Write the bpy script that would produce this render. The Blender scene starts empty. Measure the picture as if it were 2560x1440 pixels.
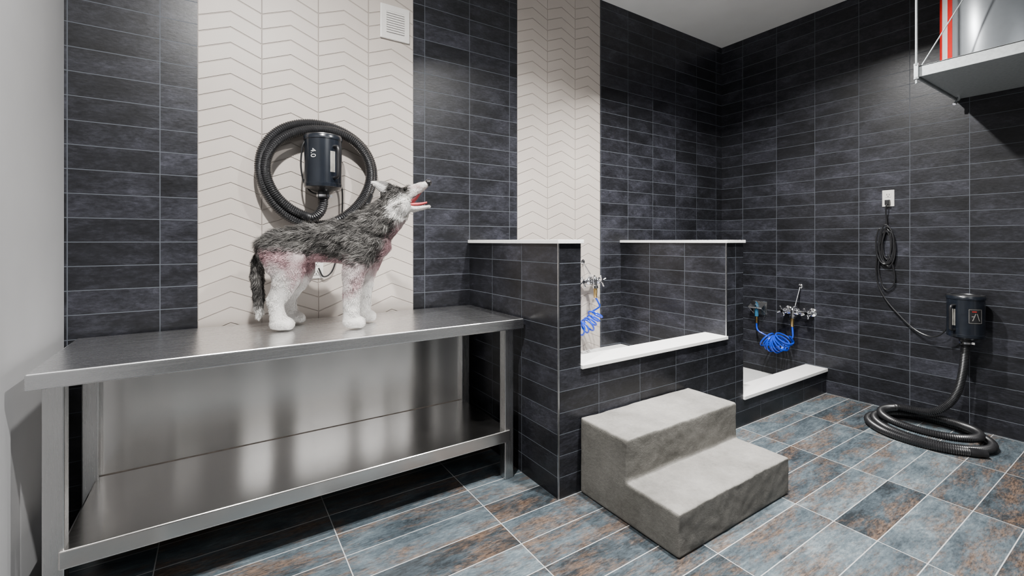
import bpy, bmesh, math, random, bisect
from mathutils import Vector, Matrix, noise
from mathutils.bvhtree import BVHTree
random.seed(7)
C = bpy.context.scene.collection
PI = math.pi
R = math.radians

# ------------------------------------------------------------------ materials
class G:
    def __init__(s, name):
        s.mat = bpy.data.materials.new(name); s.mat.use_nodes = True
        s.nt = s.mat.node_tree; s.b = s.nt.nodes['Principled BSDF']
    def n(s, t, ins=None, **props):
        nd = s.nt.nodes.new(t)
        for k, v in props.items(): setattr(nd, k, v)
        for k, v in (ins or {}).items():
            if isinstance(v, bpy.types.NodeSocket): s.nt.links.new(v, nd.inputs[k])
            else: nd.inputs[k].default_value = v
        return nd
    def m(s, op, a, b=0.0, c=0.0):
        return s.n('ShaderNodeMath', {0: a, 1: b, 2: c}, operation=op).outputs[0]
    def mix(s, f, a, b, blend='MIX'):
        return s.n('ShaderNodeMix', {0: f, 6: a, 7: b}, data_type='RGBA', blend_type=blend).outputs[2]
    def noise(s, vec, scale, detail=4, rough=.5, dist=0.0):
        return s.n('ShaderNodeTexNoise', {'Vector': vec, 'Scale': scale, 'Detail': detail, 'Roughness': rough, 'Distortion': dist}).outputs[0]
    def ramp(s, f, stops):
        nd = s.n('ShaderNodeValToRGB', {0: f}); e = nd.color_ramp.elements
        while len(e) < len(stops): e.new(.5)
        for i, (p, c) in enumerate(stops):
            e[i].position = p; e[i].color = c if len(c) == 4 else (*c, 1)
        return nd.outputs[0]
    def pos(s):
        g = s.n('ShaderNodeNewGeometry')
        x = s.n('ShaderNodeSeparateXYZ', {0: g.outputs['Position']})
        y = s.n('ShaderNodeSeparateXYZ', {0: g.outputs['True Normal']})
        return g.outputs['Position'], x.outputs, y.outputs
    def vec(s, x, y, z=0.0):
        return s.n('ShaderNodeCombineXYZ', {0: x, 1: y, 2: z}).outputs[0]
    def set(s, **k):
        for kk, v in k.items():
            sock = s.b.inputs[kk.replace('_', ' ')]
            if isinstance(v, bpy.types.NodeSocket): s.nt.links.new(v, sock)
            else: sock.default_value = (*v, 1) if isinstance(v, tuple) and len(v) == 3 else v
    def bump(s, h, strength=.3, dist=.005):
        s.set(Normal=s.n('ShaderNodeBump', {'Height': h, 'Strength': strength, 'Distance': dist}).outputs[0])

def c4(*a): return (*a, 1)

def simple(name, col, rough=.5, metal=0.0, var=.12, scale=30, bump=0.0, **k):
    g = G(name); p, _, _ = g.pos()
    nz = g.noise(p, scale, 4)
    lo = tuple(max(0, x*(1-var)) for x in col); hi = tuple(min(1, x*(1+var)) for x in col)
    g.set(Base_Color=g.ramp(nz, [(.3, lo), (.7, hi)]), Roughness=rough, Metallic=metal, **k)
    if bump: g.bump(nz, bump, .003)
    return g.mat

def tile_mat(name, ox, oy, oz=0.0, w=.323, h=.108):
    g = G(name); p, X, N = g.pos()
    k = g.m('GREATER_THAN', g.m('ABSOLUTE', N[1]), .5)
    u = g.m('ADD', g.m('MULTIPLY', k, g.m('SUBTRACT', X[0], ox)),
            g.m('MULTIPLY', g.m('SUBTRACT', 1.0, k), g.m('SUBTRACT', X[1], oy)))
    u = g.m('ADD', u, w*40)
    v = g.m('ADD', g.m('SUBTRACT', X[2], oz), h*40)
    br = g.n('ShaderNodeTexBrick', {'Vector': g.vec(u, v), 'Color1': c4(0, 0, 0), 'Color2': c4(1, 1, 1), 'Mortar': c4(.5, .5, .5),
             'Scale': 1.0, 'Mortar Size': .0018, 'Mortar Smooth': .1, 'Bias': 0.0, 'Brick Width': w, 'Row Height': h}, offset=0.0, squash=1.0)
    sh = g.m('MULTIPLY', br.outputs[0], 60.0)
    n1 = g.noise(g.vec(g.m('MULTIPLY', u, 4.0), g.m('MULTIPLY', v, 8.0), sh), 1.0, 14, .80, .2)
    n2 = g.noise(g.vec(g.m('MULTIPLY', u, 40.0), g.m('MULTIPLY', v, 110.0), sh), 1.0, 6, .7)
    n0 = g.noise(p, 1.8, 3, .5)
    tint = g.m('ADD', g.m('MULTIPLY', n1, .62), g.m('ADD', g.m('MULTIPLY', br.outputs[0], .07), g.m('MULTIPLY', n2, .23)))
    tint = g.m('ADD', tint, g.m('MULTIPLY', n0, .17))
    col = g.ramp(tint, [(.43, (.0052, .0053, .0061)), (.53, (.0110, .0113, .0138)), (.605, (.0215, .0221, .0280)), (.73, (.056, .057, .074))])
    col = g.mix(br.outputs[1], col, c4(.068, .076, .090))
    ro = g.m('ADD', .24, g.m('MULTIPLY', n2, .22))
    ro = g.m('ADD', ro, g.m('MULTIPLY', br.outputs[1], .3))
    g.set(Base_Color=col, Roughness=ro, Specular_IOR_Level=.27)
    hgt = g.m('ADD', g.m('SUBTRACT', 1.0, br.outputs[1]), g.m('MULTIPLY', n2, .3))
    g.bump(hgt, .5, .003)
    return g.mat

def chevron_mat(name, x0, w=.28, h=.080, amp=.056):
    g = G(name); p, X, N = g.pos()
    u = g.m('FRACT', g.m('DIVIDE', g.m('ADD', g.m('SUBTRACT', X[0], x0), w*20), w))
    a = g.m('MULTIPLY', g.m('ABSOLUTE', g.m('SUBTRACT', u, .5)), 2.0)
    f = g.m('FRACT', g.m('DIVIDE', g.m('ADD', X[2], g.m('MULTIPLY', a, amp)), h))
    dz = g.m('MULTIPLY', g.m('SUBTRACT', .5, g.m('ABSOLUTE', g.m('SUBTRACT', f, .5))), h)
    dx = g.m('MULTIPLY', g.m('SUBTRACT', .5, g.m('ABSOLUTE', g.m('SUBTRACT', u, .5))), w)
    d = g.m('MINIMUM', dz, g.m('MULTIPLY', dx, 1.3))
    gr = g.n('ShaderNodeMapRange', {0: d, 1: .0010, 2: .0038, 3: 1.0, 4: 0.0}).outputs[0]
    n1 = g.noise(p, 2.0, 5)
    col = g.ramp(n1, [(.3, (.365, .322, .287)), (.7, (.425, .379, .340))])
    col = g.mix(g.m('MULTIPLY', gr, .42), col, c4(.20, .165, .14))
    g.set(Base_Color=col, Roughness=.5)
    g.bump(g.m('SUBTRACT', 1.0, gr), .8, .006)
    return g.mat

def floor_mat():
    g = G('slate_floor_tile'); p, X, N = g.pos()
    w, h = .652, .1655
    u = g.m('ADD', g.m('SUBTRACT', X[0], .44), w*20); v = g.m('ADD', g.m('SUBTRACT', X[1], .94), h*60)
    br = g.n('ShaderNodeTexBrick', {'Vector': g.vec(u, v), 'Color1': c4(0, 0, 0), 'Color2': c4(1, 1, 1), 'Mortar': c4(.5, .5, .5),
             'Scale': 1.0, 'Mortar Size': .0021, 'Mortar Smooth': .1, 'Bias': 0.0, 'Brick Width': w, 'Row Height': h}, offset=0.0, squash=1.0)
    sh = g.m('MULTIPLY', br.outputs[0], 70.0)
    n1 = g.noise(g.vec(g.m('MULTIPLY', X[0], 3.5), g.m('MULTIPLY', X[1], 10.0), sh), 1.0, 15, .84, .2)
    n2 = g.noise(g.vec(g.m('MULTIPLY', X[0], 2.4), g.m('MULTIPLY', X[1], 7.0), g.m('ADD', sh, 9.0)), 1.0, 15, .82, .3)
    n3 = g.noise(g.vec(g.m('MULTIPLY', X[0], 30.0), g.m('MULTIPLY', X[1], 120.0), sh), 1.0, 6, .75)
    t = g.m('ADD', g.m('MULTIPLY', n1, .76), g.m('ADD', g.m('MULTIPLY', n3, .24), g.m('MULTIPLY', g.m('SUBTRACT', br.outputs[0], .5), .14)))
    col = g.ramp(t, [(.38, (.0135, .0165, .019)), (.48, (.039, .051, .060)), (.57, (.078, .099, .112)), (.70, (.195, .225, .236))])
    rust = g.ramp(n2, [(.485, (0, 0, 0)), (.59, (1, 1, 1))])
    col = g.mix(g.m('MULTIPLY', rust, .74), col, g.mix(g.ramp(n3, [(.40, (0, 0, 0)), (.62, (1, 1, 1))]), c4(.032, .022, .017), c4(.158, .096, .060)))
    col = g.mix(br.outputs[1], col, c4(.36, .36, .355))
    g.set(Base_Color=col, Roughness=g.m('ADD', .20, g.m('MULTIPLY', n3, .25)))
    g.bump(g.m('ADD', g.m('SUBTRACT', 1.0, br.outputs[1]), g.m('MULTIPLY', n3, .4)), .3, .003)
    return g.mat

def steel_mat(name, col=(.60, .60, .60), rough=.24, s=(3.0, 220.0, 220.0), bump=.06, wave=None):
    g = G(name); p, X, N = g.pos()
    n2 = g.noise(p, 3.0, 4)
    g.set(Base_Color=g.ramp(n2, [(.3, tuple(c*.92 for c in col)), (.7, col)]), Metallic=1.0)
    if wave:
        n3 = g.noise(g.vec(*[g.m('MULTIPLY', X[i], wave[i]) for i in range(3)]), 1.0, 1, .35)
        g.set(Roughness=rough); g.bump(n3, .75, .07)
    else:
        n1 = g.noise(g.vec(*[g.m('MULTIPLY', X[i], s[i]) for i in range(3)]), 1.0, 3)
        g.set(Roughness=g.m('ADD', rough, g.m('MULTIPLY', g.m('SUBTRACT', n1, .5), .12)))
        g.bump(n1, bump, .001)
    return g.mat

def concrete_mat():
    g = G('cast_concrete'); p, X, N = g.pos()
    n1 = g.noise(p, 4, 8, .65); n2 = g.noise(p, 60, 8, .75)
    t = g.m('ADD', g.m('MULTIPLY', n1, .70), g.m('MULTIPLY', n2, .30))
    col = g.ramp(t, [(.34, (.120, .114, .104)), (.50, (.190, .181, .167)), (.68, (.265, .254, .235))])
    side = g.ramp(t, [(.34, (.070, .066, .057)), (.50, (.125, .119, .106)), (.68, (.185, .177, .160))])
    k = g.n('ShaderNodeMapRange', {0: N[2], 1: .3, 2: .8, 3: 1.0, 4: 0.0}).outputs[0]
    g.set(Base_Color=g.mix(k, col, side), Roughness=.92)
    g.bump(g.m('ADD', n2, g.m('MULTIPLY', n1, 1.0)), .75, .008)
    return g.mat

def attr_mat(name, rough=.9):
    g = G(name)
    a = g.n('ShaderNodeAttribute', attribute_name='Col')
    g.set(Base_Color=a.outputs[0], Roughness=rough, Specular_IOR_Level=.15)
    return g.mat

M = dict(
    paint=simple('grey_wall_paint', (.29, .29, .295), .6, var=.04, scale=3, bump=.05),
    ceil=simple('grey_ceiling_paint', (.62, .62, .62), .7, var=.04, scale=3),
    rear=simple('pale_reflection_band', (.74, .735, .72), .6, var=.04, scale=3),
    rear2=simple('dark_reflection_band', (.17, .168, .164), .6, var=.04, scale=3),
    white=simple('white_solid_surface', (.80, .79, .77), .3, var=.03),
    plastic_w=simple('white_plastic', (.56, .54, .515), .35, var=.03),
    black=simple('black_plastic', (.010, .010, .011), .34, var=.2),
    hose=simple('black_hose_rubber', (.010, .010, .011), .33, var=.25),
    navy=simple('black_painted_metal', (.007, .009, .013), .22, var=.2),
    chrome=simple('chrome', (.80, .80, .82), .10, 1.0, var=.04),
    brass=simple('brass', (.55, .38, .16), .3, 1.0),
    blue=simple('blue_coil_tubing', (.001, .040, .50), .25, var=.15),
    teal=simple('teal_grip_plastic', (.02, .10, .18), .4),
    steel=steel_mat('brushed_steel_top', (.76, .76, .765), .27),
    steelv=steel_mat('brushed_steel_sheet', (.80, .785, .77), .26, wave=(3.4, 1.0, .08)),
    shelf=steel_mat('brushed_steel_shelf', (.68, .655, .63), .20),
    seam=simple('pale_weld_seam', (.26, .22, .19), .7, var=.3),
    steell=steel_mat('brushed_steel_leg', (.62, .615, .61), .28, (200.0, 200.0, 4.0)),
    galv=simple('galvanised_steel', (.33, .35, .355), .45, .25, var=.12, scale=60),
    trim=simple('metal_edge_trim', (.45, .46, .48), .3, 1.0),
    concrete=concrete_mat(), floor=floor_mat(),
    tub=simple('light_grey_tub_pan', (.58, .58, .57), .4, var=.05),
    tank=simple('grey_tank_enamel', (.20, .215, .23), .30, .35, var=.03),
    red=simple('red_label_print', (.46, .006, .006), .4, var=.05),
    reddim=simple('dull_red_print', (.26, .012, .010), .5, var=.1),
    label=simple('pale_label', (.26, .25, .225), .4, var=.3),
    printdim=simple('dull_grey_print', (.17, .165, .155), .5, var=.1),
    ink=simple('white_print', (.48, .48, .48), .5, var=.02),
    dark=simple('dark_gap', (.01, .01, .01), .7),
    slot=simple('grey_vent_recess', (.16, .155, .15), .7),
    tongue=simple('red_felt_tongue', (.50, .06, .07), .7),
    lining=simple('dark_red_mouth_lining', (.14, .016, .02), .7),
    eye=simple('glossy_black_eye', (.008, .007, .006), .08),
    nose=simple('black_nose_plastic', (.012, .011, .012), .3),
    fur=attr_mat('plush_fur'),
)

# ------------------------------------------------------------------ mesh builder
def catmull(pts, n):
    pts = [Vector(p) for p in pts]; P = [2*pts[0]-pts[1]] + pts + [2*pts[-1]-pts[-2]]; out = []
    for i in range(1, len(P)-2):
        for k in range(n):
            t = k/n; a, b, c, d = P[i-1], P[i], P[i+1], P[i+2]
            out.append(.5*((2*b)+(c-a)*t+(2*a-5*b+4*c-d)*t*t+(3*b-a-3*c+d)*t**3))
    out.append(pts[-1]); return out

def resample(pts, step):
    out = [pts[0].copy()]; acc = 0.0
    for a, b in zip(pts[:-1], pts[1:]):
        L = (b-a).length
        if L < 1e-9: continue
        t = step-acc
        while t <= L:
            out.append(a+(b-a)*(t/L)); t += step
        acc = (acc+L) % step
    return out

class MB:
    def __init__(s): s.v = []; s.f = []
    def add(s, vs, fs):
        o = len(s.v); s.v += [Vector(v) for v in vs]; s.f += [tuple(i+o for i in f) for f in fs]; return s
    def box(s, x0, x1, y0, y1, z0, z1, mtx=None):
        vs = [Vector((x, y, z)) for z in (z0, z1) for y in (y0, y1) for x in (x0, x1)]
        if mtx: vs = [mtx @ v for v in vs]
        return s.add(vs, [(0, 2, 3, 1), (4, 5, 7, 6), (0, 1, 5, 4), (2, 6, 7, 3), (0, 4, 6, 2), (1, 3, 7, 5)])
    def prism(s, poly, x0, x1):
        n = len(poly); vs = [(x0, y, z) for y, z in poly]+[(x1, y, z) for y, z in poly]
        return s.add(vs, [tuple(range(n)), tuple(range(2*n-1, n-1, -1))]+[(i, i+n, (i+1) % n+n, (i+1) % n) for i in range(n)])
    def tube(s, pts, r, seg=12, cap=True):
        pts = [Vector(p) for p in pts]; n = len(pts); vs = []
        T = [(pts[min(i+1, n-1)]-pts[max(i-1, 0)]).normalized() for i in range(n)]
        N = T[0].orthogonal().normalized()
        for i in range(n):
            N = (N-T[i]*N.dot(T[i])).normalized(); B = T[i].cross(N); rr = r(i) if callable(r) else r
            for k in range(seg):
                a = 2*PI*k/seg; vs.append(pts[i]+(N*math.cos(a)+B*math.sin(a))*rr)
        fs = [(i*seg+k, i*seg+(k+1) % seg, (i+1)*seg+(k+1) % seg, (i+1)*seg+k) for i in range(n-1) for k in range(seg)]
        if cap: fs += [tuple(range(seg-1, -1, -1)), tuple(range((n-1)*seg, n*seg))]
        return s.add(vs, fs)
    def lathe(s, prof, seg=32, mtx=None):
        vs = []; n = len(prof)
        for r, z in prof:
            for k in range(seg):
                a = 2*PI*k/seg; v = Vector((r*math.cos(a), r*math.sin(a), z)); vs.append(mtx @ v if mtx else v)
        fs = [(i*seg+k, i*seg+(k+1) % seg, (i+1)*seg+(k+1) % seg, (i+1)*seg+k) for i in range(n-1) for k in range(seg)]
        fs += [tuple(range(seg-1, -1, -1)), tuple(range((n-1)*seg, n*seg))]
        return s.add(vs, fs)
    def ball(s, c, rx, ry, rz, mtx=None, seg=18, rg=10):
        prof = [(max(1e-4, math.sin(PI*i/rg)), -math.cos(PI*i/rg)) for i in range(rg+1)]
        m = Matrix.Translation(Vector(c)) @ (mtx or Matrix.Identity(4)) @ Matrix.Diagonal((rx, ry, rz, 1))
        return s.lathe(prof, seg, m)
    def arcplate(s, r0, r1, a0, a1, z0, z1, n=10):
        vs = []
        for i in range(n+1):
            a = R(a0+(a1-a0)*i/n)
            for r, z in ((r0, z0), (r1, z0), (r1, z1), (r0, z1)): vs.append((r*math.cos(a), r*math.sin(a), z))
        fs = [(i*4+k, i*4+(k+1) % 4, (i+1)*4+(k+1) % 4, (i+1)*4+k) for i in range(n) for k in range(4)]
        fs += [(3, 2, 1, 0), (n*4, n*4+1, n*4+2, n*4+3)]
        return s.add(vs, fs)
    def etube(s, pts, a, b, sub=5, seg=16):
        """elliptic tube: a = half width sideways (y), b = half width in the body's plane"""
        q = [Vector((*p, )) for p in pts]; P = catmull(q, sub)
        ra = catmull([(x, 0, 0) for x in a], sub); rb = catmull([(x, 0, 0) for x in b], sub); n = len(P); vs = []
        for i in range(n):
            T = (P[min(i+1, n-1)]-P[max(i-1, 0)]).normalized()
            L = Vector((0, 1, 0)); L = (L-T*L.dot(T)).normalized(); B = T.cross(L)
            for k in range(seg):
                t = 2*PI*k/seg; vs.append(P[i]+L*math.cos(t)*ra[i].x+B*math.sin(t)*rb[i].x)
        fs = [(i*seg+k, i*seg+(k+1) % seg, (i+1)*seg+(k+1) % seg, (i+1)*seg+k) for i in range(n-1) for k in range(seg)]
        fs += [tuple(range(seg-1, -1, -1)), tuple(range((n-1)*seg, n*seg))]
        return s.add(vs, fs)
    def build(s, name, mat, parent=None, inv=None, smooth=False, bevel=0.0, seg=2):
        me = bpy.data.meshes.new(name)
        vs = [inv @ v for v in s.v] if inv else s.v
        me.from_pydata([tuple(v) for v in vs], [], s.f); me.update()
        bm = bmesh.new(); bm.from_mesh(me); bmesh.ops.recalc_face_normals(bm, faces=bm.faces); bm.to_mesh(me); bm.free()
        for m in (mat if isinstance(mat, list) else [mat]): me.materials.append(m)
        o = bpy.data.objects.new(name, me); C.objects.link(o)
        if parent: o.parent = parent
        if smooth:
            for p in me.polygons: p.use_smooth = True
            me.set_sharp_from_angle(angle=R(38))
        if bevel:
            b = o.modifiers.new('bevel', 'BEVEL'); b.width = bevel; b.segments = seg; b.limit_method = 'ANGLE'
        return o

def thing(name, label, cat, loc=(0, 0, 0), rotz=0.0, group=None):
    o = bpy.data.objects.new(name, None); C.objects.link(o); o.empty_display_size = .05
    o.location = loc; o.rotation_euler = (0, 0, rotz); o['label'] = label; o['category'] = cat
    if group: o['group'] = group
    mt = Matrix.Translation(Vector(loc)) @ Matrix.Rotation(rotz, 4, 'Z')
    return o, mt.inverted()

def tag(o, label, cat):
    o['label'] = label; o['category'] = cat; return o
def struct(o): o['kind'] = 'structure'; return o

def text_mesh(txt, size, depth=.0006):
    cu = bpy.data.curves.new('lettering', 'FONT'); cu.body = txt; cu.size = size; cu.extrude = depth
    cu.align_x = 'CENTER'; cu.align_y = 'CENTER'
    o = bpy.data.objects.new('lettering', cu); C.objects.link(o)
    dg = bpy.context.evaluated_depsgraph_get()
    me = bpy.data.meshes.new_from_object(o.evaluated_get(dg))
    vs = [v.co.copy() for v in me.vertices]; fs = [tuple(p.vertices) for p in me.polygons]
    bpy.data.objects.remove(o); bpy.data.meshes.remove(me)
    return vs, fs

# ------------------------------------------------------------------ room
XL, XR, YB, ZC = -.566, 4.37, 2.73, 3.30
PX0, PX1, DX0, DX1 = 1.4326, 1.5817, 2.8915, 3.0956
YF = 1.7716
tA = tile_mat('dark_tile_left', -.2326, 0); tB = tile_mat('dark_tile_centre', 1.111, 0); tC = tile_mat('dark_tile_tub', 2.657, .89)
tH = tile_mat('dark_tile_partition', 1.71, 1.777)
chA = chevron_mat('cream_chevron_wide', -.085); chB = chevron_mat('cream_chevron_narrow', 1.824, .277)

def striped_wall(name, xs, y0, y1, mats):
    mb = MB()
    for a, b in zip(xs[:-1], xs[1:]): mb.box(a, b, y0, y1, 0, ZC)
    wb = struct(mb.build(name, mats))
    for p in wb.data.polygons:
        k = min(vi for vi in p.vertices)//8
        p.material_index = k % len(mats)
    return wb
struct(MB().box(XL-.1, XR+.1, -2.2, YB+.1, -.1, 0).build('floor', M['floor']))
struct(MB().box(XL-.1, XR+.1, -2.2, YB+.1, ZC, ZC+.1).build('ceiling', M['ceil']))
struct(MB().box(XL-.1, XL, -2.2, YB+.1, 0, ZC).build('wall_left', M['paint']))
struct(MB().box(XR, XR+.1, -2.2, YB+.1, 0, ZC).build('wall_right', tC))
striped_wall('wall_back', [XL, -.0849, 1.0335, 1.824, 2.6475, XR], YB, YB+.1, [tA, chA, tB, chB, tC])
striped_wall('wall_rear_reflector', [XL-.1, .0, .45, 1.3, 1.75, 2.6, 3.2, XR+.1], -2.3, -2.2, [M['rear2'], M['rear']])  # unseen wall added behind the camera, banded to give the steel streaky reflections

struct(MB().box(PX0, PX1, YF, YB, 0, 1.288).build('wall_tub_end', tH))
struct(MB().box(DX0, DX1, YF, YB, 0, 1.288).build('wall_tub_divider', tH))
struct(MB().box(PX1, DX0, YF, 1.92, 0, .636).build('wall_tub_front', tH))
struct(MB().box(DX1, XR, YF, 1.92, 0, .186).build('wall_shower_curb', tH))
struct(MB().box(PX0-.012, PX1+.012, YF-.012, YB, 1.288, 1.308).build('trim_1', M['white'], bevel=.002))
struct(MB().box(DX0-.012, DX1+.012, YF-.012, YB, 1.288, 1.308).build('trim_2', M['white'], bevel=.002))
struct(MB().box(PX1, DX0, YF-.014, 1.932, .636, .657).build('trim_3', M['white'], bevel=.002))
struct(MB().box(DX1, XR, YF-.014, 1.932, .186, .211).build('trim_4', M['white'], bevel=.002))
struct(MB().box(PX0-.002, PX0+.005, YF-.002, YF+.005, 0, 1.288).build('trim_5', M['trim']))
struct(MB().box(DX0-.002, DX0+.005, YF-.002, YF+.005, .657, 1.288).build('trim_6', M['trim']))
struct(MB().box(PX1, DX0, 1.92, YB, 0, .42).build('floor_raised_tub', M['tub']))
struct(MB().box(DX1, XR, 1.92, YB, 0, .05).build('floor_shower_pan', M['tub']))

# ------------------------------------------------------------------ concrete steps
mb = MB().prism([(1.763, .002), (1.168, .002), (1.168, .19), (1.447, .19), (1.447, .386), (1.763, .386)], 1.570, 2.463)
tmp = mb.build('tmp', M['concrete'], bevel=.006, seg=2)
rm = tmp.modifiers.new('r', 'REMESH'); rm.mode = 'VOXEL'; rm.voxel_size = .008
sm = tmp.modifiers.new('s', 'SMOOTH'); sm.iterations = 2
dg = bpy.context.evaluated_depsgraph_get()
sme = bpy.data.meshes.new_from_object(tmp.evaluated_get(dg)); sme.name = 'concrete_steps'
bpy.data.objects.remove(tmp)
for v in sme.vertices:
    c = v.co
    if c.z > .02:
        k = noise.noise(c*7)*.0035+noise.noise(c*22)*.0022
        v.co = c+Vector((noise.noise(c*6+Vector((9, 0, 0)))*.002, min(0, k) if c.y > 1.74 else k, k*.7))
for p in sme.polygons: p.use_smooth = True
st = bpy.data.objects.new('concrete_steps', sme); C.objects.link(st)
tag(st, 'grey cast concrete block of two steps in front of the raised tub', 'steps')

# ------------------------------------------------------------------ steel table
t, inv = thing('work_table', 'long stainless steel work table with undershelf against the back wall', 'table', (.45, 2.37, 0))
MB().box(-.517, 1.413, 2.046, 2.69, .82, .875).build('tabletop', M['steel'], t, inv, bevel=.006, seg=3)
for x in (-.485, 1.31):
    for y in (2.08, 2.60):
        MB().box(x, x+.055, y, y+.055, .0, .82).build('leg', M['steell'], t, inv, bevel=.004)
MB().box(-.445, 1.34, 2.07, 2.66, .205, .27).build('undershelf', M['shelf'], t, inv, bevel=.006, seg=3)
MB().box(-.43, 1.31, 2.642, 2.648, .27, .82).build('back_panel', M['steelv'], t, inv)
MB().box(-.43, 1.31, 2.639, 2.643, .269, .2725).build('weld_seam', M['seam'], t, inv)

# ------------------------------------------------------------------ plush wolf
ANG = math.atan2(-.405, .9145)
t, inv = thing('plush_wolf', 'grey and white plush wolf on the steel table, head raised and mouth open', 'stuffed animal', (.28, 2.47, .8755), ANG)
mb = MB()
mb.etube([(-.115, 0, .37), (-.05, 0, .385), (.03, 0, .400), (.16, 0, .415), (.27, 0, .420), (.36, 0, .423), (.43, 0, .435), (.49, 0, .45)],
         [.04, .090, .096, .098, .106, .106, .090, .054], [.045, .085, .086, .094, .108, .124, .108, .066])
mb.ball((-.07, 0, .378), .06, .088, .08)
mb.etube([(.37, 0, .45), (.43, 0, .505), (.490, 0, .56), (.532, 0, .615)], [.096, .088, .080, .074], [.116, .104, .092, .076])
mb.ball((.533, 0, .632), .072, .074, .068)
mb.ball((.554, .044, .604), .050, .036, .052); mb.ball((.554, -.044, .604), .050, .036, .052)
mb.etube([(.535, 0, .636), (.588, 0, .664), (.634, 0, .692), (.678, 0, .718)], [.062, .044, .033, .023], [.060, .043, .030, .017])
mb.ball((.676, 0, .717), .017, .023, .017)
mb.etube([(.55, 0, .602), (.600, 0, .592), (.650, 0, .595), (.692, 0, .604)], [.046, .033, .024, .014], [.034, .018, .012, .008])
mb.ball((.692, 0, .604), .011, .014, .009)
for sd in (-1, 1):
    mb.etube([(.512, .038*sd, .670), (.475, .053*sd, .692), (.445, .061*sd, .705), (.413, .067*sd, .718)], [.016, .013, .011, .005], [.034, .032, .021, .004])
    y = .090*sd
    mb.etube([(.02, y*.78, .40), (.022, y*.96, .335), (.032, y, .265), (.014, y, .20), (-.012, y, .145), (-.010, y, .085), (.0, y, .035)],
             [.05, .060, .050, .038, .031, .031, .035], [.078, .095, .077, .052, .038, .033, .040], sub=5)
    mb.ball((.010, y, .034), .055, .043, .032); mb.ball((.040, y, .028), .026, .038, .025)
    f = .325 if sd < 0 else .352
    mb.etube([(f+.04, y*.72, .42), (f+.03, y*.92, .335), (f+.012, y, .27), (f+.006, y, .20), (f, y, .13), (f, y, .075), (f, y, .035)],
             [.045, .048, .044, .037, .033, .032, .037], [.08, .070, .054, .045, .040, .036, .043], sub=5)
    mb.ball((f+.012, y, .034), .054, .043, .032); mb.ball((f+.042, y, .028), .025, .038, .025)
mb.etube([(-.095, 0, .39), (-.124, 0, .33), (-.131, 0, .25), (-.126, 0, .17), (-.122, 0, .10), (-.120, 0, .045)], [.022, .026, .027, .024, .018, .008], [.024, .027, .027, .024, .018, .008])
tmp = mb.build('tmp', M['fur'])
rm = tmp.modifiers.new('r', 'REMESH'); rm.mode = 'VOXEL'; rm.voxel_size = .0045
sm = tmp.modifiers.new('s', 'SMOOTH'); sm.iterations = 5; sm.factor = .5
dg = bpy.context.evaluated_depsgraph_get()
bme = bpy.data.meshes.new_from_object(tmp.evaluated_get(dg)); bme.name = 'body'
bpy.data.objects.remove(tmp)

def sst(a, b, x):
    x = max(0, min(1, (x-a)/(b-a))); return x*x*(3-2*x)
def lerp3(a, b, t): return tuple(a[i]*(1-t)+b[i]*t for i in range(3))
GREY, LGREY, DGREY, PINK, WHITE = (.058, .055, .052), (.080, .076, .071), (.040, .038, .036), (.28, .17, .18), (.62, .60, .575)
EYE = (.577, .688)
def zone(p, jit=0.0):
    s, l, z = p
    n = noise.noise(Vector(p)*28)*.014+jit
    n2 = noise.noise(Vector((s*14, l*22, z*22))+Vector((5, 5, 5)))
    n4 = noise.noise(Vector(p)*9+Vector((15, 2, 8)))
    g = lerp3(GREY, LGREY, sst(.0, .45, n2)); g = lerp3(g, DGREY, sst(.02, .4, -n2))
    if s < -.092 and z < .37:                                     # tail
        return lerp3(WHITE, g, sst(.085, .12, z+n)), .022
    if z > .545 and s > .40:                                      # head
        if s < .497 and z > .670:                                 # ears: pale inside, grey rim and back
            rim = sst(.010, -.004, abs(l)-.052-(.497-s)*.06)
            rim = max(rim, sst(.006, .016, (z-.692)-(.475-s)*.42))
            return lerp3(WHITE, GREY, rim*.85), .006
        face = sst(.594, .624, s+n)
        top = sst(.628, .650, z+n-(s-.53)*.45)
        if s < .51: top = max(top, sst(.515, .485, s+n+(z-.60)*.15))
        base = lerp3(WHITE, g, top)
        de = math.hypot(s-EYE[0], z-EYE[1])
        base = lerp3(base, (.02, .018, .017), sst(.040, .018, de)*.9)
        muz = lerp3((.60, .555, .53), (.36, .20, .20), sst(.5, .85, .5+n2*.9)*.7)
        muz = lerp3(muz, g, sst(.022, .006, abs(l)+n)*sst(.675, .60, s)*sst(.66, .69, z)*.9)
        edge = .650+(s-.62)*.58                                    # lower lip line of the upper jaw
        muz = lerp3(muz, (.05, .020, .022), sst(edge+.008, edge, z)*sst(.60, .62, s))
        if z < .628: muz = lerp3(WHITE, (.10, .04, .04), sst(.604, .610, z)*sst(.60, .63, s)*.8)
        L = .026*(1-face)+.010*face
        if s > .66: L = .005
        if z < .635 and s > .59: L = .008
        if de < .022: L = .004
        return lerp3(base, muz, face), L
    zb = .385-.10*max(0, s-.0)*.9 if s < .20 else .362-.03*(s-.2)/.15
    sb = .448+(z-.352)*.494
    gr = sst(zb-.012, zb+.012, z+n)*sst(sb+.012, sb-.012, s+n)
    pk = sst(zb-.19, zb-.06, z+n*2+n4*.08)
    base = lerp3(WHITE, PINK, max(0, min(1, pk*(.9+.6*n4+.3*n2))))
    if s > sb-.01 and z > .25: base = lerp3(WHITE, PINK, max(0, min(1, (.8+.6*n4)*sst(.62, .46, z)+.05)))
    return lerp3(base, g, gr), .011+.025*gr

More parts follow.
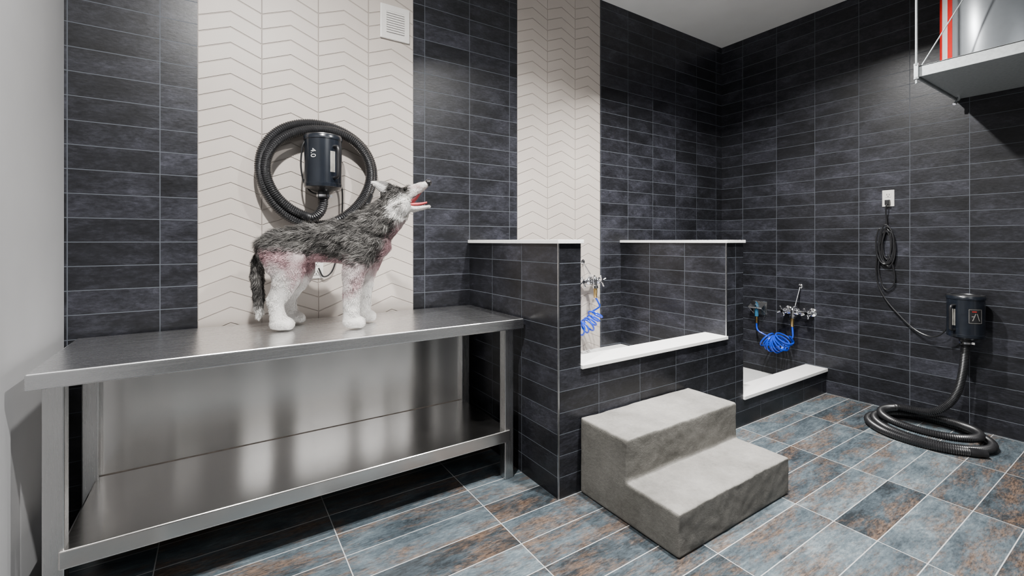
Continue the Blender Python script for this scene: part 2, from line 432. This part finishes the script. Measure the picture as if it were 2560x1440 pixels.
ca = bme.color_attributes.new('Col', 'FLOAT_COLOR', 'POINT')
for i, v in enumerate(bme.vertices): ca.data[i].color = (*[c*.8 for c in zone(v.co)[0]], 1)
for p in bme.polygons: p.use_smooth = True
bme.materials.clear(); bme.materials.append(M['fur'])
body = bpy.data.objects.new('body', bme); C.objects.link(body); body.parent = t
bme.calc_loop_triangles(); tris = []; cum = []; tot = 0
for lt in bme.loop_triangles:
    tot += lt.area; tris.append(lt); cum.append(tot)
vs, fs, cs = [], [], []
for _ in range(160000):
    lt = tris[min(len(tris)-1, bisect.bisect(cum, random.random()*tot))]
    a, b, c = [bme.vertices[i] for i in lt.vertices]
    u, v = random.random(), random.random()
    if u+v > 1: u, v = 1-u, 1-v
    p = a.co*(1-u-v)+b.co*u+c.co*v; nn = (a.normal*(1-u-v)+b.normal*u+c.normal*v).normalized()
    if p.z < .014: continue
    col, L = zone(p, random.gauss(0, .008))
    L *= random.uniform(.55, 1.35)
    fl = Vector((-1, 0, -.55)) if p.x > -.09 else Vector((-.2, 0, -1))
    if p.z < .30: fl = Vector((-.1, 0, -1))
    if p.x > .44 and p.z > .48: fl = Vector((-.6, 0, -.8))
    if p.x > .60 and p.z > .56: fl = Vector((-1, 0, -.35))
    if p.z < .06: L *= .6
    fl = fl-nn*fl.dot(nn)
    q1 = p*30; tuft = Vector((noise.noise(q1), noise.noise(q1+Vector((31, 0, 0))), noise.noise(q1+Vector((0, 47, 0)))))*(.8 if L > .014 else .7)
    lift = .26+.45*abs(noise.noise(p*17+Vector((9, 9, 0))))
    d = (nn*lift+fl.normalized()*.9+tuft+Vector((random.gauss(0, .14), random.gauss(0, .14), random.gauss(0, .14)))).normalized()
    w = d.cross(nn).normalized()*(.0010 if L > .014 else .0008)
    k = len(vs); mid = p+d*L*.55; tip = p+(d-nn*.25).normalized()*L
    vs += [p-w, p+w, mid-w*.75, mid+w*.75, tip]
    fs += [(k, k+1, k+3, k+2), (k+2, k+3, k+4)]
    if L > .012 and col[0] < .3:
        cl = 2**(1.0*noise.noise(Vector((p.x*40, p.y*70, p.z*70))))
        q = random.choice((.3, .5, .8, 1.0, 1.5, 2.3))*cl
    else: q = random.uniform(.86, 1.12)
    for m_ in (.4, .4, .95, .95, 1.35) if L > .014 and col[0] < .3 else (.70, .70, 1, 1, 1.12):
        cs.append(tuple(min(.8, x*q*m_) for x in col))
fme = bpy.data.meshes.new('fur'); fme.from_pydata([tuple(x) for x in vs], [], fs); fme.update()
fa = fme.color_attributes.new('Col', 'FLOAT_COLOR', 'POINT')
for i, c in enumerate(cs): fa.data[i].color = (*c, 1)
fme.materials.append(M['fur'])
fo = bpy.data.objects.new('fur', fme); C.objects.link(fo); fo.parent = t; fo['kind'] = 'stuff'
bvh = BVHTree.FromPolygons([v.co for v in bme.vertices], [tuple(p.vertices) for p in bme.polygons])
for sd in (-1, 1):
    h = bvh.ray_cast(Vector((EYE[0], .2*sd, EYE[1])), Vector((0, -sd, 0)))
    q = h[0] if h[0] else Vector((EYE[0], .045*sd, EYE[1]))
    MB().ball(q+Vector((.001, .006*sd, .001)), .011, .010, .011).build('eye', M['eye'], t, smooth=True)
MB().ball((.690, 0, .727), .018, .022, .018).build('nose', M['nose'], t, smooth=True)
MB().etube([(.580, 0, .614), (.622, 0, .613), (.655, 0, .617), (.684, 0, .625)], [.026, .023, .018, .010], [.012, .009, .007, .004]).build('tongue', M['tongue'], t, smooth=True)
MB().etube([(.568, 0, .626), (.594, 0, .627), (.620, 0, .646), (.652, 0, .678)], [.026, .030, .025, .015], [.024, .020, .014, .006]).build('mouth_lining', M['lining'], t, smooth=True)

# ------------------------------------------------------------------ dryers
def hose_mesh(path, r, pitch=.0105):
    pts = resample(path, pitch/2)
    return MB().tube(pts, lambda i: r if i % 2 else r*.86, 14)

def dryer(label, loc, rotz, wall_gap, handle_a, label_a, kind):
    t, inv = thing('pet_dryer', label, 'pet dryer', loc, rotz)
    MB().lathe([(.088, -.150), (.095, -.145), (.0965, -.128), (.0945, -.126), (.0945, .104), (.0975, .106), (.0975, .122), (.094, .127)], 40).build('housing', M['navy'], t, smooth=True)
    MB().lathe([(.094, .127), (.092, .133), (.075, .135), (.072, .129), (.03, .133), (.001, .133)], 40).build('top_cap', M['black'], t, smooth=True)
    MB().lathe([(.085, -.150), (.055, -.162), (.034, -.170), (.030, -.205), (.001, -.205)], 32).build('outlet_cone', M['black'], t, smooth=True)
    cl = MB().lathe([(.031, -.196), (.034, -.196), (.034, -.184), (.031, -.184)], 28); cl.box(.028, .046, -.006, .006, -.197, -.183)
    cl.build('hose_clamp', M['chrome'], t)
    MB().box(-.03, .03, .085, wall_gap, -.05, .07).box(-.045, .045, wall_gap-.006, wall_gap, -.09, .10).build('wall_bracket', M['black'], t, bevel=.002)
    rot = Matrix.Rotation(R(handle_a), 4, 'Z')
    hb = catmull([(.092, 0, -.10), (.118, 0, -.098), (.128, 0, -.08), (.128, 0, 0), (.128, 0, .045), (.118, 0, .063), (.092, 0, .065)], 6)
    MB().tube([rot @ p for p in hb], .0085, 12).build('carry_handle', M['black'], t, smooth=True)
    MB().arcplate(.094, .0955, handle_a-13, handle_a+3, -.070, .040).build('rating_label', M['label'], t)
    if kind == 'number':
        v, f = text_mesh('4.0', .040)
        m = Matrix.Rotation(R(label_a), 4, 'Z') @ Matrix(((0, 0, 1, .0958), (1, 0, 0, 0), (0, 1, 0, .025), (0, 0, 0, 1))) @ Matrix.Rotation(-PI/2, 4, 'Z')
        MB().add([m @ q for q in v], f).build('number_print', M['ink'], t)['label'] = 'white number 4.0 printed sideways'
    else:
        lp = MB().arcplate(.0945, .0958, label_a-22, label_a+22, -.050, .050).build('emblem_plate', M['black'], t)
        w = 1.2
        MB().arcplate(.0950, .0962, label_a-21, label_a+21, .043, .045).arcplate(.0950, .0962, label_a-21, label_a-21+w, -.046, .043).arcplate(.0950, .0962, label_a+21-w, label_a+21, -.046, .043).arcplate(.0950, .0962, label_a-21, label_a+21, -.046, -.044).build('emblem_border', M['printdim'], lp)
        m = Matrix.Rotation(R(label_a), 4, 'Z')
        def fl(w, poly, r=.0972):
            vv = [m @ Vector((math.sqrt(r**2-y*y), y, z)) for y, z in poly]
            return w.add(vv, [tuple(range(len(vv)))])
        w = MB(); fl(w, [(-.020, -.030), (-.015, -.030), (.001, .018), (-.004, .018)]); fl(w, [(.004, .018), (.008, .018), (.022, -.030), (.017, -.030)])
        fl(w, [(-.022, -.004), (-.006, -.004), (-.004, .001), (-.022, .001)])
        w.build('emblem_letter', M['printdim'], lp)
        fl(MB(), [(-.020, .027), (.004, .027), (.004, .034), (-.020, .034)]).build('emblem_stripe', M['reddim'], lp)
    return t, inv

# wall dryer above the wolf
dl = (.4765, 2.60, 1.735)
t, inv = dryer('black pet dryer ringed by its coiled hose on the cream chevron wall', dl, 0, YB-2.60, -66, -131, 'number')
cx, cz = .466, 1.668
path = [Vector((.4765, 2.60, 1.54)), Vector((.476, 2.60, 1.50)), Vector((.462, 2.605, 1.457)), Vector((.425, 2.62, 1.425))]
th = 250
while th > -392:
    f = (250-th)/645
    rr = .240+.044*min(1, f*1.35)+.008*math.sin(th*.05)
    sq = 1+.03*math.cos(R(2*th-50))*(1 if f < .5 else .6)
    path.append(Vector((cx+rr*sq*1.02*math.cos(R(th)), 2.645+.008*math.sin(f*9)+.022*(f > .5), cz+rr*sq*1.01*math.sin(R(th)))))
    th -= 15
path = catmull(path, 12)
h = hose_mesh(path, .0265).build('hose', M['hose'], t, inv, smooth=True)
e = path[-1]; d = (path[-1]-path[-6]).normalized()
MB().tube([e-d*.005, e+d*.05, e+d*.055, e+d*.12], lambda i: (.029, .029, .025, .021)[i], 18).build('hose_nozzle', M['black'], h, inv, smooth=True)
MB().tube(catmull([(.385, 2.60, 1.83), (.372, 2.60, 1.79), (.368, 2.61, 1.69), (.39, 2.62, 1.60), (.45, 2.66, 1.56), (.54, 2.68, 1.59), (.59, 2.70, 1.62), (.60, 2.71, 1.50), (.585, 2.715, 1.30), (.55, 2.715, 1.14), (.50, 2.71, 1.10), (.47, 2.70, 1.15)], 8), .0045, 8).build('power_cord', M['black'], t, inv, smooth=True)

# wall dryer on the right wall
dr = (4.235, .882, .805)
t, inv = dryer('black pet dryer low on the dark right wall with its hose looped on the floor', dr, -PI/2, XR-4.235, -112, -48, 'emblem')
path = [Vector(p) for p in [(4.235, .882, .61), (4.232, .886, .52), (4.222, .895, .40), (4.205, .915, .28), (4.18, .96, .18), (4.145, 1.04, .115)]]
cx, cy = 3.985, 1.02; th = 50; TOT = 905
while th < 50+TOT:
    f = (th-50)/TOT
    rr = .200+.085*min(1, f*1.25)+.008*math.sin(f*13)
    zz = .105-.078*min(1, f*1.5)
    path.append(Vector((min(4.31, cx+rr*.98*math.cos(R(th))), cy+rr*1.12*math.sin(R(th)), max(zz, .027))))
    th += 15
path = catmull(path, 10)
h = hose_mesh(path, .025).build('hose', M['hose'], t, inv, smooth=True)
e = path[-1]; d = (path[-1]-path[-6]).normalized(); d.z = 0
MB().tube([e-d*.005, e+d*.04, e+d*.045, e+d*.08], lambda i: (.026, .026, .024, .022)[i], 18).build('hose_nozzle', M['black'], h, inv, smooth=True)
cp = [(4.345, 1.342, 1.60), (4.33, 1.345, 1.57), (4.345, 1.35, 1.50), (4.35, 1.345, 1.41)]
for i in range(50):
    a = PI/2+2*PI*i/10; j = i//10
    cp.append((4.350-.0035*j, 1.345+.012*math.sin(j*2.1)+(.028+.007*j)*math.cos(a), 1.26+.018*math.cos(j*1.7)+(.118+.009*j)*math.sin(a)))
cp += [(4.34, 1.38, 1.32), (4.35, 1.41, 1.18), (4.352, 1.41, 1.00), (4.35, 1.36, .86), (4.345, 1.27, .74), (4.34, 1.17, .640), (4.32, 1.07, .610), (4.29, 1.00, .665), (4.26, .975, .74), (4.24, .95, .78)]
pc = MB().tube(catmull(cp, 7), .0050, 8).build('power_cord', M['black'], t, inv, smooth=True)
MB().tube(catmull([(4.346, 1.375, 1.25), (4.35, 1.40, 1.08), (4.35, 1.36, .93), (4.35, 1.30, .98), (4.348, 1.31, 1.12), (4.346, 1.34, 1.20)], 8), .0050, 8).build('cord_slack', M['black'], pc, inv, smooth=True)
MB().box(4.335, 4.362, 1.327, 1.357, 1.580, 1.622).build('plug', M['black'], pc, inv, bevel=.004)

# ------------------------------------------------------------------ outlets, vent
def outlet(label, loc, rotz):
    t, inv = thing('wall_outlet', label, 'power outlet', loc, rotz)
    MB().box(-.038, .038, -.007, 0, -.064, .064).build('cover_plate', M['plastic_w'], t, bevel=.003)
    for z in (-.026, .026):
        s = MB().box(-.018, .018, -.0095, -.006, z-.019, z+.019).build('socket', M['plastic_w'], t, bevel=.002)
        MB().box(-.009, -.006, -.0102, -.0092, z-.004, z+.009).box(.006, .009, -.0102, -.0092, z-.004, z+.009).box(-.003, .003, -.0102, -.0092, z-.014, z-.009).build('slots', M['dark'], s)
    return t
outlet('white wall outlet with a black plug on the dark tiled right wall', (XR, 1.342, 1.633), -PI/2)
outlet('white wall outlet low on the cream wall behind the plush wolf', (.462, YB, 1.154), 0)
t, inv = thing('vent_cover', 'white louvred vent cover high on the cream chevron wall', 'vent', (.914, YB, 2.64))
MB().box(-.092, .092, -.014, 0, -.105, .105).build('frame', M['plastic_w'], t, bevel=.004)
MB().box(-.055, .055, -.0155, -.0135, -.066, .066).build('recess', M['slot'], t)
mb = MB()
for i in range(9):
    z = -.058+i*.0145
    mb.box(-.056, .056, -.019, -.014, z-.0050, z+.0050, None)
mb.build('louvres', M['plastic_w'], t)

# ------------------------------------------------------------------ faucets
def coil(center, Rr, turns, r, lead=(), tail=()):
    P = catmull(center, 24); n = int(turns*18); pts = []
    N = Vector((0, 1, 0))
    for i in range(n+1):
        f = i/n*(len(P)-1); k = min(int(f), len(P)-2); p = P[k].lerp(P[k+1], f-k); tt = (P[k+1]-P[k]).normalized()
        N = (N-tt*N.dot(tt)).normalized(); B = tt.cross(N); a = 2*PI*turns*i/n
        rr = Rr*(1+.12*math.sin(i*.13))
        pts.append(p+(N*math.cos(a)+B*math.sin(a))*rr)
    full = [Vector(x) for x in lead]+pts+[Vector(x) for x in tail]
    return MB().tube(catmull(full, 2), r, 8)

def faucet(label, loc, rotz, coilpts, lead, tail, Rr, turns, gun, bz):
    t, inv = thing('wall_faucet', label, 'faucet', loc, rotz)
    rx = Matrix.Rotation(PI/2, 4, 'X')
    b = MB().tube([(-.10, -.065, 0), (.10, -.065, 0)], .019, 16)
    for x in (-.10, .10):
        b.tube([(x, 0, 0), (x, -.10, 0)], .016, 14)
        b.lathe([(.036, 0), (.036, .006), (.020, .016)], 20, Matrix.Translation((x, 0, 0)) @ rx)
        b.lathe([(.023, .042), (.027, .048), (.027, .082), (.018, .092), (.013, .112)], 18, Matrix.Translation((x, 0, 0)) @ rx)
    b.ball((0, -.065, 0), .030, .030, .032)
    b.build('valve_body', M['chrome'], t, smooth=True)
    for x in (-.10, .10):
        h = MB().lathe([(.013, .108), (.016, .112), (.014, .126), (.002, .128)], 14, Matrix.Translation((x, 0, 0)) @ rx)
        for a in range(4):
            q = a*PI/2+.4; h.tube([(x, -.117, 0), (x+.040*math.cos(q), -.120, .040*math.sin(q))], lambda i: (.0065, .009)[i], 10)
            h.ball((x+.040*math.cos(q), -.120, .040*math.sin(q)), .009, .009, .009, None, 10, 6)
        h.build('handle', M['chrome'], t, smooth=True)
    MB().tube(catmull([(0, -.065, .01), (0, -.085, .035), (0, -.12, .04), (0, -.145, .02), (0, -.148, -.03)], 6), .0145, 14).lathe([(.020, -.05), (.020, -.03), (.015, -.026)], 16, Matrix.Translation((0, -.148, 0))).build('spout', M['chrome'], t, smooth=True)
    MB().tube([(0, -.10, .045), (0, -.006, bz-.006)], .0055, 10).lathe([(.022, 0), (.020, .006), (.008, .012)], 18, Matrix.Translation((0, 0, bz)) @ rx).ball((0, -.10, .043), .013, .013, .013).build('wall_brace', M['chrome'], t, smooth=True)
    MB().lathe([(.010, -.125), (.0135, -.12), (.0135, -.085), (.015, -.08), (.015, -.05)], 12, Matrix.Translation((0, -.148, 0))).build('hose_connector', M['brass'], t, smooth=True)
    coil(coilpts, Rr, turns, .0068, lead, tail).build('coiled_hose', M['blue'], t, smooth=True)
    if gun:
        x, y, z = gun
        g = MB().tube(catmull([(x, y, z-.07), (x, y, z), (x+.003, y-.01, z+.045), (x, y-.04, z+.062)], 5), .016, 12).build('spray_grip', M['teal'], t, smooth=True)
        MB().tube([(x, y, z-.135), (x, y, z-.065)], .010, 10).build('hose_connector', M['brass'], g, smooth=True)
        MB().lathe([(.012, 0), (.019, .012), (.021, .03), (.019, .033)], 16, Matrix.Translation((x, y-.035, z+.062)) @ Matrix.Rotation(PI/2, 4, 'X')).build('spray_head', M['black'], g, smooth=True)
    return t

faucet('chrome wall faucet with a blue coiled hose on the dark right wall', (XR, 1.975, .675), -PI/2,
       [(-.065, -.13, -.235), (-.10, -.125, -.285), (-.145, -.12, -.31), (-.195, -.115, -.31), (-.240, -.11, -.280)],
       [(0, -.148, -.12), (.004, -.148, -.17), (.0, -.14, -.22)], [(-.320, -.085, -.23), (-.355, -.065, -.20), (-.36, -.06, -.15)], .068, 12, (-.36, -.06, -.02), .222)
faucet('chrome wall faucet half hidden by the tiled tub end, on the cream wall', (2.455, YB, .985), 0,
       [(.02, -.14, -.24), (-.02, -.14, -.29), (-.07, -.14, -.33), (-.14, -.14, -.35), (-.22, -.14, -.33)],
       [(0, -.148, -.12), (.03, -.148, -.16), (.045, -.146, -.20)], [(-.28, -.12, -.29), (-.29, -.08, -.23)], .050, 7, None, .15)
t, inv = thing('nozzle_holder', 'square steel holder carrying the spray nozzle on the right wall beside the faucet', 'holder', (XR, 2.335, .665), -PI/2)
mt = Matrix.Translation((0, -.05, .03)) @ Matrix.Rotation(R(28), 4, 'X')
MB().box(-.065, .065, -.05, .05, -.002, .002, mt).box(-.065, .065, -.003, 0, -.07, .06).build('plate', M['steell'], t)
MB().tube([(-.063, -.003, -.06), (-.063, -.09, .0), (.063, -.09, .0), (.063, -.003, -.06)], .003, 8).build('wire_cradle', M['chrome'], t)

# ------------------------------------------------------------------ hung platform with water heater
t, inv = thing('hung_platform', 'galvanised steel platform hung from rods high on the right wall', 'platform', (3.95, .45, 2.285))
x0, x1, y0, y1, pz0, pz1 = 3.53, 4.37, -.10, .958, 2.288, 2.354
MB().box(x0+.012, x1, y0+.012, y1-.012, pz0+.013, pz1-.006).box(x0, x0+.010, y0, y1, pz0, pz1).box(x0, x1, y1-.010, y1, pz0, pz1).box(x0, x1, y0, y0+.010, pz0, pz1).box(x0, x1, y0, y1, pz1-.008, pz1).build('tray', M['galv'], t, inv, bevel=.002)
for y in (y1-.012, y0+.012):
    rd = MB().tube([(x0-.010, y, pz0-.04), (x0-.010, y, ZC)], .0062, 10).build('hanger_rod', M['galv'], t, inv, smooth=True)
    for z in (pz0-.014, pz1+.002):
        MB().lathe([(.013, z), (.013, z+.012)], 6, Matrix.Translation((x0-.010, y, 0))).build('nut', M['galv'], rd, inv)
    MB().box(x0-.019, x0+.002, y-.010, y+.010, pz0-.002, pz1+.002).build('rod_clip', M['galv'], t, inv)
MB().tube([(x0+.01, y1-.03, pz1), (3.60, .70, 2.80), (3.66, .50, ZC)], .0035, 8).build('brace_cable', M['galv'], t, inv)
MB().tube(catmull([(4.30, .93, pz0+.014), (4.30, .93, pz0-.013), (4.28, .94, pz0-.025), (4.265, .945, pz0-.04)], 5), .009, 10).build('drain_fitting', M['chrome'], t, inv, smooth=True)
t, inv = thing('water_heater', 'grey cylindrical water heater with red stripes standing on the hung platform', 'water heater', (3.95, .675, pz1+.0005))
MB().lathe([(.252, 0), (.26, .006), (.26, .82), (.24, .85), (.10, .865), (.001, .865)], 64).build('tank', M['tank'], t, smooth=True)
MB().arcplate(.2595, .2615, 96, 120, .02, .80, 12).build('red_stripe', M['red'], t, smooth=True)
MB().arcplate(.2595, .2615, 120.3, 133, .02, .80, 4).build('white_stripe', M['ink'], t, smooth=True)
MB().arcplate(.2595, .2615, 133.3, 141, .02, .80, 5).build('red_stripe', M['red'], t, smooth=True)

# ------------------------------------------------------------------ lights, world, camera
def area(loc, size, power, tgt=None, col=(1, .985, .96), spread=130):
    l = bpy.data.lights.new('ceiling_or_fill_light', 'AREA'); l.shape = 'DISK'; l.size = size; l.energy = power; l.color = col; l.spread = R(spread)
    o = bpy.data.objects.new('ceiling_or_fill_light', l); C.objects.link(o); o.location = loc
    if tgt: o.rotation_euler = (Vector(tgt)-Vector(loc)).to_track_quat('-Z', 'Y').to_euler()
area((.10, 1.15, 3.2), .09, 98, (.55, 2.2, .4))
area((1.75, .95, 3.2), .10, 138, (1.9, 1.25, .0))
area((2.65, 1.55, 3.2), .08, 124, (3.2, 1.3, .0))
area((1.5, -1.2, 3.15), 2.0, 58, (1.8, .6, .0), (.97, .985, 1), 180)  # broad soft fill added behind the camera, not a ceiling fixture
w = bpy.data.worlds.new('World'); bpy.context.scene.world = w; w.use_nodes = True
w.node_tree.nodes['Background'].inputs[0].default_value = (.88, .94, 1, 1); w.node_tree.nodes['Background'].inputs[1].default_value = .10

cam = bpy.data.cameras.new('camera'); cam.sensor_width = 36; cam.lens = 36*1128/2560; cam.shift_y = -117/2560; cam.clip_start = .02
co = bpy.data.objects.new('camera', cam); C.objects.link(co)
co.location = (0, 0, 1.30); co.rotation_euler = (PI/2, 0, -math.atan2(735, 1128))
bpy.context.scene.camera = co
